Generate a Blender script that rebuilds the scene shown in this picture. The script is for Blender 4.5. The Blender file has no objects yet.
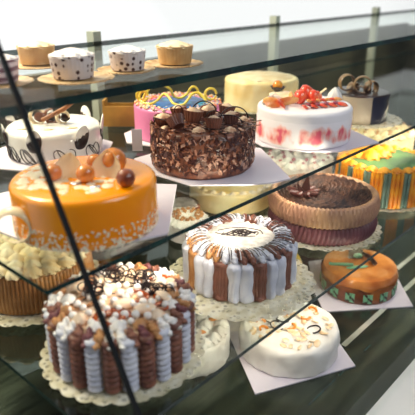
import bpy, bmesh, math, random
from mathutils import Vector, Matrix, noise
C = bpy.context.scene
COL = C.collection
PI = math.pi
R = math.radians
random.seed(7)

# ------------------------------------------------------------------ camera, sky, lights, exposure
# world X runs along the front of the display case, world Y goes into the case, Z is up (metres)
YAW = R(-47.76)
cam_d = bpy.data.cameras.new('camera')
cam = bpy.data.objects.new('camera', cam_d)
COL.objects.link(cam)
cam.location = (0, 0, 1.45)
cam.rotation_euler = (R(90 - 22.9), 0, YAW)
cam_d.sensor_width = 36
cam_d.lens = 36 * 550 / 415
cam_d.clip_start = 0.02
cam_d.dof.use_dof = True
cam_d.dof.focus_distance = 1.15
cam_d.dof.aperture_fstop = 3.6
C.camera = cam

W = bpy.data.worlds.new('world')
C.world = W
W.use_nodes = True
nt = W.node_tree
nt.nodes.clear()
wo = nt.nodes.new('ShaderNodeOutputWorld')
bg = nt.nodes.new('ShaderNodeBackground')
tc = nt.nodes.new('ShaderNodeTexCoord')
sx = nt.nodes.new('ShaderNodeSeparateXYZ')
rp = nt.nodes.new('ShaderNodeValToRGB')
nt.links.new(tc.outputs['Generated'], sx.inputs[0])
mr = nt.nodes.new('ShaderNodeMapRange')
mr.inputs[1].default_value = -1
mr.inputs[2].default_value = 1
nt.links.new(sx.outputs['Y'], mr.inputs[0])
nt.links.new(mr.outputs[0], rp.inputs[0])
rp.color_ramp.elements[0].position = 0.44
rp.color_ramp.elements[0].color = (0.09, 0.095, 0.11, 1)     # dim shop side
rp.color_ramp.elements[1].position = 0.72
rp.color_ramp.elements[1].color = (1.0, 1.0, 1.0, 1)       # bright room behind the case
nt.links.new(rp.outputs[0], bg.inputs['Color'])
bg.inputs['Strength'].default_value = 1.06
nt.links.new(bg.outputs[0], wo.inputs[0])

def area(name, loc, target, size, size_y, power, color):
    d = bpy.data.lights.new(name, 'AREA')
    d.shape = 'RECTANGLE'
    d.size = size
    d.size_y = size_y
    d.energy = power
    d.color = color
    o = bpy.data.objects.new(name, d)
    COL.objects.link(o)
    o.location = loc
    o.rotation_euler = (Vector(target) - Vector(loc)).to_track_quat('-Z', 'Y').to_euler()
    return o
area('case_light', (0.35, 1.75, 2.3), (0.9, 0.75, 0.95), 1.2, 0.35, 58, (1.0, 0.84, 0.62))
area('shop_light', (1.0, -0.9, 2.5), (0.9, 0.8, 0.95), 1.2, 0.8, 24, (0.92, 0.94, 1.0))
# fill lights added under the middle and lower shelf fronts to brighten the tiers below
area('shelf_fill_middle', (1.7, 0.60, 1.055), (1.7, 1.05, 0.80), 2.5, 0.02, 6, (1.0, 0.88, 0.70))
area('shelf_fill_lower', (1.7, 0.49, 0.855), (1.7, 0.95, 0.62), 2.5, 0.02, 4, (1.0, 0.88, 0.70))

C.view_settings.view_transform = 'Standard'
C.view_settings.look = 'None'
C.view_settings.gamma = 1
C.view_settings.use_curve_mapping = False
C.view_settings.exposure = 0.0

# ------------------------------------------------------------------ materials
def lin(c):
    return tuple((x / 12.92 if x <= 0.04045 else ((x + 0.055) / 1.055) ** 2.4) for x in [v / 255 for v in c]) + (1,)

def mat(name, c1, c2=None, scale=30, rough=0.5, bump=0.0, bscale=None, coat=0.0, metal=0.0, lo=0.4, hi=0.6, c3=None, p3=0.8, stretch=(1, 1, 1), wave=False, trans=0.0, sss=0.0, zfade=None):
    m = bpy.data.materials.new(name)
    m.use_nodes = True
    n = m.node_tree
    b = n.nodes['Principled BSDF']
    b.inputs['Roughness'].default_value = rough
    b.inputs['Metallic'].default_value = metal
    b.inputs['Coat Weight'].default_value = coat
    b.inputs['Coat Roughness'].default_value = 0.08
    b.inputs['Base Color'].default_value = lin(c1)
    b.inputs['Transmission Weight'].default_value = trans
    if sss:
        b.inputs['Subsurface Weight'].default_value = sss
        b.inputs['Subsurface Scale'].default_value = 0.01
    t = n.nodes.new('ShaderNodeTexCoord')
    mp = n.nodes.new('ShaderNodeMapping')
    mp.inputs['Scale'].default_value = stretch
    n.links.new(t.outputs['Object'], mp.inputs[0])
    if c2:
        if wave:
            x = n.nodes.new('ShaderNodeTexWave')
            x.inputs['Distortion'].default_value = 6
            x.inputs['Detail'].default_value = 2
        else:
            x = n.nodes.new('ShaderNodeTexNoise')
            x.inputs['Detail'].default_value = 4
        x.inputs['Scale'].default_value = scale
        r = n.nodes.new('ShaderNodeValToRGB')
        r.color_ramp.elements[0].position = lo
        r.color_ramp.elements[0].color = lin(c1)
        r.color_ramp.elements[1].position = hi
        r.color_ramp.elements[1].color = lin(c2)
        if c3:
            e = r.color_ramp.elements.new(p3)
            e.color = lin(c3)
        n.links.new(mp.outputs[0], x.inputs['Vector'])
        src = x.outputs[0]
        if zfade:      # the brushed colour sits in a band round height zfade[0]
            sp = n.nodes.new('ShaderNodeSeparateXYZ')
            n.links.new(t.outputs['Object'], sp.inputs[0])
            ops = (('SUBTRACT', zfade[0]), ('ABSOLUTE', 0), ('SUBTRACT', zfade[1]), ('MAXIMUM', 0.0), ('MULTIPLY', 14.0))
            cur = sp.outputs['Z']
            for op, val in ops:
                mm = n.nodes.new('ShaderNodeMath')
                mm.operation = op
                mm.inputs[1].default_value = val
                n.links.new(cur, mm.inputs[0])
                cur = mm.outputs[0]
            sb = n.nodes.new('ShaderNodeMath')
            sb.operation = 'SUBTRACT'
            n.links.new(src, sb.inputs[0])
            n.links.new(cur, sb.inputs[1])
            src = sb.outputs[0]
        n.links.new(src, r.inputs[0])
        n.links.new(r.outputs[0], b.inputs['Base Color'])
    if bump:
        x = n.nodes.new('ShaderNodeTexNoise')
        x.inputs['Scale'].default_value = bscale or scale * 3
        x.inputs['Detail'].default_value = 3
        bu = n.nodes.new('ShaderNodeBump')
        bu.inputs['Strength'].default_value = bump
        bu.inputs['Distance'].default_value = 0.002
        n.links.new(mp.outputs[0], x.inputs['Vector'])
        n.links.new(x.outputs[0], bu.inputs['Height'])
        n.links.new(bu.outputs[0], b.inputs['Normal'])
    return m

def glass_mat(name, tint, refl=1.0, rough=0.0):
    m = bpy.data.materials.new(name)
    m.use_nodes = True
    n = m.node_tree
    n.nodes.clear()
    o = n.nodes.new('ShaderNodeOutputMaterial')
    mx = n.nodes.new('ShaderNodeMixShader')
    tr = n.nodes.new('ShaderNodeBsdfTransparent')
    gl = n.nodes.new('ShaderNodeBsdfGlossy')
    fr = n.nodes.new('ShaderNodeFresnel')
    ml = n.nodes.new('ShaderNodeMath')
    ml.operation = 'MULTIPLY'
    ml.inputs[1].default_value = refl
    fr.inputs[0].default_value = 1.35
    tr.inputs[0].default_value = tint
    gl.inputs['Roughness'].default_value = rough
    n.links.new(fr.outputs[0], ml.inputs[0])
    n.links.new(ml.outputs[0], mx.inputs[0])
    n.links.new(tr.outputs[0], mx.inputs[1])
    n.links.new(gl.outputs[0], mx.inputs[2])
    n.links.new(mx.outputs[0], o.inputs[0])
    return m

M = {}
M['front_glass'] = glass_mat('front_glass', (0.985, 0.995, 0.99, 1), 0.07)
M['shelf_glass'] = glass_mat('shelf_glass', (0.95, 0.98, 0.962, 1), 0.22, 0.02)
M['edge'] = mat('glass_edge', (12, 34, 36), (22, 58, 54), 14, 0.25, lo=0.45, hi=0.62)
M['seal'] = mat('rubber_seal', (3, 8, 14), None, rough=0.9)
M['steel'] = mat('brushed_steel', (120, 122, 112), (92, 96, 88), 8, 0.3, metal=1.0, stretch=(1, 25, 1))
M['deck'] = mat('dark_deck_steel', (76, 84, 72), (50, 58, 50), 5, 0.24, metal=0.75, stretch=(1, 12, 1))
M['sill'] = mat('pale_sill', (236, 234, 226), (224, 222, 214), 5, 0.35)
M['deck_glint'] = mat('painted_deck_glint', (232, 234, 222), (170, 174, 160), 9, rough=0.25, metal=0.5)  # pale colour standing in for tube reflections on the steel deck
M['back'] = mat('olive_panel', (84, 82, 64), (48, 50, 42), 3, 0.5)
M['backgold'] = mat('amber_panel', (196, 148, 62), (150, 112, 52), 9, 0.5)
M['post'] = mat('pale_metal_post', (172, 180, 166), (150, 158, 144), 6, 0.4)
M['board'] = mat('white_cake_board', (226, 218, 228), (214, 206, 218), 6, 0.45)
M['doily'] = mat('lace_plate', (214, 206, 176), (238, 234, 216), 60, 0.3, bump=0.6, bscale=120)
M['white'] = mat('white_cream', (240, 236, 232), (226, 220, 214), 22, 0.45, bump=0.25, bscale=60)
M['whiteglaze'] = mat('white_glaze', (244, 240, 234), None, rough=0.22, coat=0.3)
M['cream'] = mat('ivory_cream', (240, 224, 186), (226, 200, 150), 24, 0.5, bump=0.4, bscale=70)
M['butter'] = mat('butter_cream', (246, 230, 180), (238, 208, 140), 14, 0.5, bump=0.3, bscale=60)
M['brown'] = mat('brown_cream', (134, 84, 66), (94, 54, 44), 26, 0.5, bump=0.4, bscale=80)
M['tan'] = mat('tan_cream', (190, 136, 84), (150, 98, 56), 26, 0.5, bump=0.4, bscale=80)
M['choc'] = mat('dark_chocolate', (54, 28, 22), (36, 18, 16), 30, 0.28, coat=0.3)
M['milk'] = mat('milk_chocolate', (140, 84, 52), (104, 58, 36), 40, 0.35)
M['ink'] = mat('chocolate_drizzle', (36, 22, 24), None, rough=0.35)

def lace_holes(m, scale, keep):
    n = m.node_tree
    b = n.nodes['Principled BSDF']
    t = n.nodes.new('ShaderNodeTexCoord')
    v = n.nodes.new('ShaderNodeTexVoronoi')
    v.inputs['Scale'].default_value = scale
    r = n.nodes.new('ShaderNodeValToRGB')
    r.color_ramp.elements[0].position = 0.28
    r.color_ramp.elements[0].color = (keep, keep, keep, 1)
    r.color_ramp.elements[1].position = 0.42
    r.color_ramp.elements[1].color = (0.72, 0.72, 0.72, 1)
    n.links.new(t.outputs['Object'], v.inputs['Vector'])
    n.links.new(v.outputs[0], r.inputs[0])
    n.links.new(r.outputs[0], b.inputs['Alpha'])
lace_holes(M['doily'], 90, 0.3)

# ------------------------------------------------------------------ mesh helpers
class MB:
    def __init__(s):
        s.bm = bmesh.new()
        s.mi = 0
    def face(s, vs):
        try:
            f = s.bm.faces.new(vs)
            f.material_index = s.mi
            return f
        except ValueError:
            return None
    def box(s, c, d, mt=None):
        mt = mt or Matrix()
        v = [s.bm.verts.new(mt @ Vector((c[0] + a * d[0] / 2, c[1] + b * d[1] / 2, c[2] + e * d[2] / 2))) for a in (-1, 1) for b in (-1, 1) for e in (-1, 1)]
        for q in ((0, 1, 3, 2), (4, 6, 7, 5), (0, 4, 5, 1), (2, 3, 7, 6), (0, 2, 6, 4), (1, 5, 7, 3)):
            s.face([v[i] for i in q])
        return s
    def lathe(s, prof, segs=64, f=None, mt=None, cap=True):
        """prof: (r, z) list; f(th, i, r, z) -> (r, z)"""
        mt = mt or Matrix()
        rings = []
        for i, (r, z) in enumerate(prof):
            ring = []
            for k in range(segs):
                th = 2 * PI * k / segs
                rr, zz = f(th, i, r, z) if f else (r, z)
                ring.append(s.bm.verts.new(mt @ Vector((rr * math.cos(th), rr * math.sin(th), zz))))
            rings.append(ring)
        for a, b in zip(rings, rings[1:]):
            for k in range(segs):
                k2 = (k + 1) % segs
                s.face([a[k], a[k2], b[k2], b[k]])
        if cap:
            s.face(list(reversed(rings[0])))
            s.face(rings[-1])
        return s
    def tube(s, pts, r, segs=8, closed=False, flat=1.0):
        pts = [Vector(p) for p in pts]
        n = len(pts)
        rings = []
        up = Vector((0, 0, 1))
        prev = None
        for i, p in enumerate(pts):
            a = pts[(i - 1) % n] if closed or i > 0 else pts[0]
            b = pts[(i + 1) % n] if closed or i < n - 1 else pts[-1]
            t = (b - a)
            t = t.normalized() if t.length > 1e-9 else Vector((1, 0, 0))
            if prev is None:
                q = t.cross(up)
                if q.length < 0.1:
                    q = t.cross(Vector((1, 0, 0)))
            else:
                q = prev - t * prev.dot(t)
            q = q.normalized() if q.length > 1e-6 else Vector((1, 0, 0))
            prev = q
            w = t.cross(q)
            rr = r(i / max(1, n - 1)) if callable(r) else r
            rings.append([s.bm.verts.new(p + q * rr * math.cos(2 * PI * k / segs) + w * rr * flat * math.sin(2 * PI * k / segs)) for k in range(segs)])
        for i in range(n if closed else n - 1):
            a, b = rings[i], rings[(i + 1) % n]
            for k in range(segs):
                k2 = (k + 1) % segs
                s.face([a[k], a[k2], b[k2], b[k]])
        if not closed:
            s.face(list(reversed(rings[0])))
            s.face(rings[-1])
        return s
    def blob(s, c, rad, sub=2, amp=0.0, fr=60, mt=None, seed=0):
        mt = mt or Matrix()
        rad = (rad,) * 3 if isinstance(rad, (int, float)) else rad
        r = bmesh.ops.create_icosphere(s.bm, subdivisions=sub, radius=1)
        for v in r['verts']:
            k = 1 + amp * noise.noise(v.co * fr * rad[0] * 4 + Vector((seed, seed * 1.7, 0)))
            v.co = mt @ Vector((v.co.x * rad[0] * k, v.co.y * rad[1] * k, v.co.z * rad[2] * k)) + Vector(c)
        for f in {f for v in r['verts'] for f in v.link_faces}:
            f.material_index = s.mi
        return s
    def prism(s, poly, z0, z1, mt=None):
        mt = mt or Matrix()
        a = [s.bm.verts.new(mt @ Vector((x, y, z0))) for x, y in poly]
        b = [s.bm.verts.new(mt @ Vector((x, y, z1))) for x, y in poly]
        n = len(poly)
        for k in range(n):
            s.face([a[k], a[(k + 1) % n], b[(k + 1) % n], b[k]])
        s.face(list(reversed(a)))
        s.face(b)
        return s
    def build(s, name, m, parent=None, smooth=True, loc=None, rot=None, kind=None, label=None):
        bmesh.ops.recalc_face_normals(s.bm, faces=s.bm.faces[:])
        me = bpy.data.meshes.new(name)
        s.bm.to_mesh(me)
        s.bm.free()
        for x in (m if isinstance(m, (list, tuple)) else [m]):
            me.materials.append(M[x] if isinstance(x, str) else x)
        if smooth:
            me.polygons.foreach_set('use_smooth', [True] * len(me.polygons))
            me.set_sharp_from_angle(angle=R(50))
        o = bpy.data.objects.new(name, me)
        COL.objects.link(o)
        if parent:
            o.parent = parent
        if loc:
            o.location = loc
        if rot:
            o.rotation_euler = rot
        if kind:
            o['kind'] = kind
        if label:
            o['label'] = label
        return o

def thing(name, label, cat, loc, group=None, rotz=YAW):
    o = bpy.data.objects.new(name, None)
    o.empty_display_size = 0.02
    COL.objects.link(o)
    o.location = loc
    o.rotation_euler = (0, 0, rotz)
    o['label'] = label
    o['category'] = cat
    if group:
        o['group'] = group
    return o

def tag(o, label, cat, group=None):
    o['label'] = label
    o['category'] = cat
    if group:
        o['group'] = group
    return o

def struct(o):
    o['kind'] = 'structure'
    return o

def again(src, parent, loc, rot=(0, 0, 0), scale=1.0):
    """another piece of the same mesh under the same thing"""
    o = src.copy()
    COL.objects.link(o)
    o.parent = parent
    o.location = loc
    o.rotation_euler = rot
    o.scale = (scale,) * 3 if isinstance(scale, (int, float)) else scale
    for ch in src.children:
        c = ch.copy()
        COL.objects.link(c)
        c.parent = o
    return o

def pol(r, deg, z=0.0):
    return (r * math.cos(R(deg)), r * math.sin(R(deg)), z)

def arc(c, r, a0, a1, n=16, plane='xy', z=0.0, ry=None):
    out = []
    for i in range(n + 1):
        a = R(a0 + (a1 - a0) * i / n)
        u, v = r * math.cos(a), (ry or r) * math.sin(a)
        out.append((c[0] + u, c[1] + v, c[2]) if plane == 'xy' else (c[0] + u, c[1], c[2] + v))
    return out

def smoothpath(pts, n=8):
    P = [Vector(p) for p in pts]
    out = []
    for i in range(len(P) - 1):
        a, b, c, d = P[max(0, i - 1)], P[i], P[i + 1], P[min(len(P) - 1, i + 2)]
        for k in range(n):
            t = k / n
            out.append(0.5 * ((2 * b) + (c - a) * t + (2 * a - 5 * b + 4 * c - d) * t * t + (3 * b - a - 3 * c + d) * t ** 3))
    out.append(P[-1])
    return out

def body_prof(r, h, bev=0.006, base=0.0):
    p = [(r * 0.97, base), (r, base + 0.003)]
    p += [(r, base + (h - bev) * k / 5) for k in range(1, 6)]
    for k in range(1, 5):
        a = k / 4 * PI / 2
        p.append((r - bev + bev * math.cos(a), base + h - bev + bev * math.sin(a)))
    p += [(r * 0.66, base + h), (r * 0.33, base + h), (0.002, base + h)]
    return p

def rosette(mb, c, r, h, ribs=7, tw=1.6, seed=0):
    """piped star rosette"""
    pr = [(1.0, 0), (1.05, 0.12), (0.98, 0.3), (0.8, 0.5), (0.55, 0.7), (0.32, 0.88), (0.08, 1.0)]
    def f(th, i, rr, z):
        return (rr * (1 + 0.16 * math.cos(ribs * (th + tw * z / h * 1.0)) * (1 - 0.4 * z / h)), z)
    mb.lathe([(a * r, b * h) for a, b in pr], 36, f, Matrix.Translation(Vector(c)) @ Matrix.Rotation(seed, 4, 'Z'))

def cyl_wobble(amp, seed, fr=9):
    def f(th, i, r, z):
        return (r + amp * noise.noise(Vector((math.cos(th) * fr * 0.3 + seed, math.sin(th) * fr * 0.3, z * fr * 6))), z)
    return f

# ------------------------------------------------------------------ the display case (setting and fittings)
SH = {'top': (1.285, 0.700, 0.013), 'middle': (1.07, 0.573, 0.008), 'lower': (0.87, 0.463, 0.008)}
S0, S1, NB = 0.318, 3.0, 1.26
struct(MB().box((1.4, 0.86, 0.615), (3.6, 1.05, 0.07)).build('floor', 'deck', smooth=False))
struct(MB().box((1.4, 1.375, 0.92), (3.6, 0.03, 0.56)).build('wall_back', 'back', smooth=False))
struct(MB().box((3.215, 0.80, 0.92), (0.03, 1.12, 0.54)).build('wall_right', 'back', smooth=False))

for key, lab in (('top', 'highest green-edged glass shelf, holding the small paper-wrapped cakes'),
                 ('middle', 'middle glass shelf under the orange and chocolate shaving cakes'),
                 ('lower', 'lower glass shelf under the ladyfinger column cake')):
    z, n0, th = SH[key]
    b = MB()
    b.box(((S0 + S1) / 2, (n0 + NB) / 2, z - th / 2), (S1 - S0, NB - n0, th))
    b.bm.normal_update()
    for f in b.bm.faces:
        f.material_index = 0 if abs(f.normal.z) > 0.5 else 1
    o = b.build('glass_shelf', ['shelf_glass', 'edge'], smooth=False)
    tag(o, lab, 'shelf', 'glass shelves')
# rear uprights carrying the shelves
for i, x in enumerate((0.34, 0.945, 1.78, 2.6)):
    o = MB().box((x, 1.275, 0.98), (0.026, 0.03, 0.66)).build('shelf_upright', 'post', smooth=False)
    tag(o, ['pale metal upright at the far left end of the shelves',
            'pale grey metal upright behind the white cake with chocolate petals',
            'pale metal upright behind the pale yellow cake at the back',
            'pale metal upright at the far right behind the shelves'][i], 'upright', 'shelf uprights')

# slanted front glass: two panes meeting in a dark joint
def front_n(z):
    return 0.530 + 0.52 * (z - 1.07)
def slant_box(x0, x1, z0, z1, th, name, m):
    b = MB()
    vs = []
    for x in (x0, x1):
        for z in (z0, z1):
            for d in (-th / 2, th / 2):
                vs.append(b.bm.verts.new((x, front_n(z) + d, z)))
    for q in ((0, 1, 3, 2), (4, 6, 7, 5), (0, 4, 5, 1), (2, 3, 7, 6), (0, 2, 6, 4), (1, 5, 7, 3)):
        b.face([vs[i] for i in q])
    return b.build(name, m, smooth=False)
struct(slant_box(-0.9, 0.3535, 0.66, 1.52, 0.004, 'window_1', 'front_glass'))
struct(slant_box(0.3605, 3.2, 0.66, 1.52, 0.004, 'window_2', 'front_glass'))
struct(slant_box(0.354, 0.360, 0.66, 1.52, 0.008, 'trim_1', 'seal'))
# pale strips imitating lamp reflections on the deck, a dark seam, the pale front sill
struct(MB().box((1.6, 0.478, 0.6502), (1.2, 0.013, 0.0003)).build('deck_glint_1', 'deck_glint', smooth=False))
struct(MB().box((1.85, 0.545, 0.6502), (1.0, 0.013, 0.0003)).build('deck_glint_2', 'deck_glint', smooth=False))
struct(MB().box((1.6, 0.432, 0.6502), (2.6, 0.004, 0.0003)).build('trim_4', 'edge', smooth=False))
struct(MB().box((1.4, 0.22, 0.61), (3.6, 0.22, 0.10)).build('trim_5', 'sill', smooth=False))

t = thing('bread_crate', 'amber crate glimpsed behind the white petal cake, right of the pale upright', 'crate', (0.945, 1.175, 1.0705), rotz=YAW)
for x in (-0.045, 0.045):
    MB().box((x, 0, 0.035), (0.006, 0.05, 0.07)).build('crate_end', 'backgold', t, smooth=False)
MB().box((0, -0.025, 0.028), (0.084, 0.004, 0.055)).build('crate_front', 'backgold', t, smooth=False)
MB().box((0, 0.02, 0.028), (0.084, 0.004, 0.055)).build('crate_back', 'backgold', t, smooth=False)
MB().box((0, 0, 0.003), (0.084, 0.04, 0.004)).build('crate_bottom', 'backgold', t, smooth=False)
pc = thing('price_card', 'small blank pale card standing beside the pink cake', 'card', (0.808, 0.955, 1.0705), rotz=YAW)
MB().box((0, 0, 0.026), (0.024, 0.0012, 0.052)).build('card', 'board', pc, smooth=False)
MB().box((0, 0.006, 0.0015), (0.020, 0.014, 0.003)).build('foot', 'board', pc, smooth=False)

# ------------------------------------------------------------------ boards and plates
def board(pts, z, label, th=0.003):
    b = MB().prism(pts, z + 0.0005, z + 0.0005 + th)
    return tag(b.build('cake_board', 'board', smooth=False), label, 'cake board', 'white cake boards')

def plate(s, n, z, r, label, k=28, cx='doily'):
    b = MB()
    def f(th, i, rr, zz):
        return (rr * (1 + (0.045 * abs(math.sin(k * th / 2)) if i in (2, 3, 4) else 0)), zz + (0.0006 * math.sin(k * th) if i in (3,) else 0))
    b.lathe([(r * 0.6, 0.0), (r * 0.85, 0.0), (r * 0.93, 0.0008), (r, 0.0020), (r * 0.94, 0.0026), (r * 0.86, 0.003), (r * 0.5, 0.003), (0.002, 0.003)], 28 * 6, f)
    o = b.build('lace_plate', cx, loc=(s, n, z + 0.0005), rot=(0, 0, YAW))
    return tag(o, label, 'plate', 'scalloped lace plates')

MZ, LZ, DZ, TZ = 1.07, 0.87, 0.65, 1.285
BT = 0.0038
board([(0.706, 0.722), (0.54, 0.575), (0.42, 0.625), (0.375, 0.70), (0.362, 0.80), (0.40, 0.94), (0.47, 0.93), (0.60, 0.86)], MZ, 'white board under the orange glazed cake')
board([(0.718, 0.79), (0.722, 0.70), (0.802, 0.616), (0.845, 0.588), (0.885, 0.578), (1.012, 0.749), (0.983, 0.83), (0.88, 0.905), (0.76, 0.91), (0.69, 0.86)], MZ, 'white board with a pointed right corner under the chocolate shaving cake')
board([(1.03, 0.76), (1.06, 0.66), (1.111, 0.60), (1.246, 0.565), (1.320, 0.691), (1.27, 0.80), (1.2, 0.85), (1.07, 0.84)], MZ, 'white board under the white cake with coral brushed sides')
board([(0.83, 1.02), (0.87, 0.90), (0.95, 0.85), (1.06, 0.87), (1.14, 0.96), (1.10, 1.07), (0.98, 1.12), (0.88, 1.09)], MZ, 'white board under the pink cake with blue glazed top')
board([(0.522, 1.067), (0.575, 0.97), (0.69, 0.935), (0.81, 1.05), (0.81, 1.17), (0.70, 1.23), (0.58, 1.2)], MZ, 'white board under the white cake with chocolate petals')
board([(1.291, 0.760), (1.170, 0.670), (1.089, 0.585), (1.267, 0.425), (1.427, 0.56), (1.41, 0.68)], DZ, 'white square board under the caramel glazed cake')
board([(0.885, 0.752), (0.73, 0.53), (0.95, 0.42), (1.10, 0.63)], DZ, 'white board under the cream almond cake')
plate(0.779, 0.617, LZ, 0.150, 'scalloped lace plate under the ladyfinger column cake')
plate(1.124, 0.635, LZ, 0.143, 'scalloped lace plate under the two-tone beige and plum ruffle cake')
plate(1.427, 0.625, LZ, 0.138, 'scalloped lace plate under the green and orange piped cake')
plate(0.482, 0.905, LZ, 0.140, 'scalloped lace plate under the ivory ruffled cake at far left')
plate(0.470, 0.617, LZ, 0.132, 'scalloped lace plate under the brown and white nougat cake')
plate(1.442, 0.702 + 0.02, MZ, 0.115, 'gold lace plate under the black and ivory cake with curls')
plate(1.386, 1.033, MZ, 0.118, 'lace plate under the pale yellow cake at the back')
PT = 0.0037

# ------------------------------------------------------------------ 1 orange cake
M['orange'] = mat('orange_glaze', (255, 164, 0), (250, 132, 0), 7, 0.22, coat=0.3, lo=0.35, hi=0.75)
M['coconut'] = mat('coconut_flake', (246, 232, 206), None, rough=0.6)
M['ball'] = mat('orange_chocolate_ball', (226, 140, 62), (196, 108, 40), 60, 0.25, coat=0.4)
M['ballbrown'] = mat('brown_chocolate_ball', (150, 78, 44), (118, 52, 30), 60, 0.3, coat=0.3)
M['ivory'] = mat('ivory_chocolate', (252, 236, 204), (240, 216, 170), 20, 0.3, coat=0.2)
M['silver'] = mat('silver_leaf', (210, 214, 224), None, rough=0.25, metal=0.8)
c = thing('orange_glazed_cake', 'round glossy orange glazed cake topped with chocolate balls and ivory shells', 'cake', (0.484, 0.708, MZ + BT))
OH, OR = 0.080, 0.116
MB().lathe(body_prof(OR, OH, 0.010), 96).build('cake_body', 'orange', c)
b = MB()
rng = random.Random(3)
def flake(b, p, d, nrm, rg):
    q = Vector(nrm).to_track_quat('Z', 'Y').to_matrix().to_4x4()
    b.box((0, 0, 0), d, Matrix.Translation(Vector(p)) @ q @ Matrix.Rotation(rg.uniform(0, PI), 4, 'Z') @ Matrix.Rotation(rg.uniform(-.4, .4), 4, 'X'))
for i in range(900):
    a = rng.uniform(0, 2 * PI)
    z = 0.002 + 0.03 * rng.random() ** 2.0
    nn = Vector((math.cos(a), math.sin(a), 0))
    flake(b, nn * (OR + 0.0005) + Vector((0, 0, z)), (rng.uniform(.002, .0055), rng.uniform(.0015, .003), .0012), nn, rng)
b.build('coconut_rim', 'coconut', c, smooth=False, kind='stuff')
b = MB()
for i in range(75):   # cream flakes lying on the top, thickest at the left
    x = rng.choice([rng.uniform(-0.10, -0.03), rng.uniform(-0.09, 0.06)])
    y = rng.uniform(-0.08, 0.0) if x > -0.03 else rng.uniform(-0.06, 0.05)
    if x * x + y * y > 0.0108: continue
    b.blob((x, y, OH), (rng.uniform(.004, .012), rng.uniform(.004, .010), 0.0018), 2, 0.5, 60, seed=i)
b.build('almond_flakes', 'ivory', c, kind='stuff')
def ball(x, y, r, m='ball', z=OH):
    return MB().blob((0, 0, 0), r, 3, 0.02).build('chocolate_ball', m, c, loc=(x, y, z + r * 0.93))
ball(-0.042, -0.022, 0.0135)
ball(0.010, -0.030, 0.0145)
ball(0.014, 0.028, 0.0140)
ball(0.046, 0.014, 0.0215)
ball(0.075, -0.050, 0.0145, 'ballbrown')['label'] = 'darker brown ball'
def shell(x, y, h, w, tilt, rz, m='ivory'):
    b = MB()
    pts = []
    for i in range(9):
        t_ = i / 8
        z = h * t_
        ww = w * max(0.06, math.sin(PI * (0.18 + 0.80 * t_)) ** 0.7)
        for j in range(7):
            u = j / 6 * 2 - 1
            pts.append((ww * u, 0.006 * (1 - u * u) + 0.012 * t_ * t_, z))
    vs = [b.bm.verts.new(p) for p in pts]
    for i in range(8):
        for j in range(6):
            b.face([vs[i * 7 + j], vs[i * 7 + j + 1], vs[(i + 1) * 7 + j + 1], vs[(i + 1) * 7 + j]])
    bmesh.ops.solidify(b.bm, geom=b.bm.faces[:], thickness=0.0022)
    return b.build('chocolate_shell', m, c, loc=(x, y, OH - 0.001), rot=(tilt, 0, rz))
shell(-0.022, -0.016, 0.040, 0.023, R(-8), R(-8))
shell(0.038, -0.016, 0.044, 0.024, R(-8), R(-12))
MB().blob((0, 0, 0), (0.010, 0.005, 0.002), 2, 0.8, seed=4).build('silver_leaf', 'silver', c, loc=(-0.005, -0.040, OH + 0.001))
MB().blob((0, 0, 0), (0.008, 0.004, 0.002), 2, 0.8, seed=9).build('silver_leaf', 'silver', c, loc=(0.028, -0.055, OH + 0.001))
# big ivory curl leaning against the left side
pts = [(-0.088 + 0.027 * math.cos(a), -0.083 - 0.006 * math.sin(a * 0.5) * 1.0 - 0.001 * i, 0.032 + 0.026 * math.sin(a)) for i, a in enumerate([R(200 - 20 * k) for k in range(19)])]
MB().tube([(p[0] , p[1], p[2]) for p in pts], lambda u: 0.0015 + 0.0065 * math.sin(PI * min(1, 0.15 + 0.85 * u)), 10, flat=0.3).build('chocolate_curl', 'ivory', c, label='ivory white curl')

# ------------------------------------------------------------------ 2 chocolate shaving cake
M['shave'] = mat('chocolate_shavings', (142, 84, 58), (78, 42, 34), 70, 0.4, lo=0.38, hi=0.6, c3=(186, 130, 104), p3=0.75)
M['shavedark'] = mat('dark_shaving', (74, 40, 36), None, rough=0.3)
M['shavelight'] = mat('light_shaving', (214, 168, 144), (176, 122, 98), 60, 0.35)
M['cupcream'] = mat('hazelnut_cream', (228, 196, 164), (180, 128, 96), 60, 0.45, lo=0.4, hi=0.65)
c = thing('chocolate_shaving_cake', 'round cake coated in chocolate shavings with chocolate cups and dark curls on top', 'cake', (0.834, 0.771, MZ + BT))
CH, CR = 0.088, 0.107
MB().lathe(body_prof(CR, CH, 0.008), 72, cyl_wobble(0.003, 2)).build('cake_body', 'shave', c)
b = MB()
rng = random.Random(5)
for i in range(1500):
    a = rng.uniform(0, 2 * PI)
    if i < 1150:
        nn = Vector((math.cos(a), math.sin(a), rng.uniform(-.2, .4)))
        p = Vector((math.cos(a) * CR, math.sin(a) * CR, rng.uniform(0.013, CH)))
        q = nn.to_track_quat('Z', 'Y').to_matrix().to_4x4() @ Matrix.Rotation(rng.gauss(0, .9), 4, 'Z') @ Matrix.Rotation(rng.uniform(-.9, .9), 4, 'Y')
    else:
        rr = CR * math.sqrt(rng.random())
        p = Vector((math.cos(a) * rr, math.sin(a) * rr, CH + 0.001))
        q = Matrix.Rotation(rng.uniform(0, PI), 4, 'Z') @ Matrix.Rotation(rng.uniform(-.5, .5), 4, 'X')
    b.mi = rng.choice([0, 0, 1, 1, 2])
    b.box((0, 0, 0.002), (rng.uniform(.003, .008), rng.uniform(.007, .018), .0014), Matrix.Translation(p) @ q)
b.build('chocolate_shavings', ['shave', 'shavedark', 'shavelight'], c, smooth=False, kind='stuff')
cupb = MB()
cupb.lathe([(0.009, 0), (0.0095, 0.001), (0.0135, 0.015), (0.0125, 0.0155), (0.0115, 0.012), (0.001, 0.012)], 72, lambda th, i, r, z: (r * (1 + (0.05 * math.cos(18 * th) if i < 4 else 0)), z))
cup = cupb.build('chocolate_cup', 'brown', c)
cb = MB()
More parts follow.
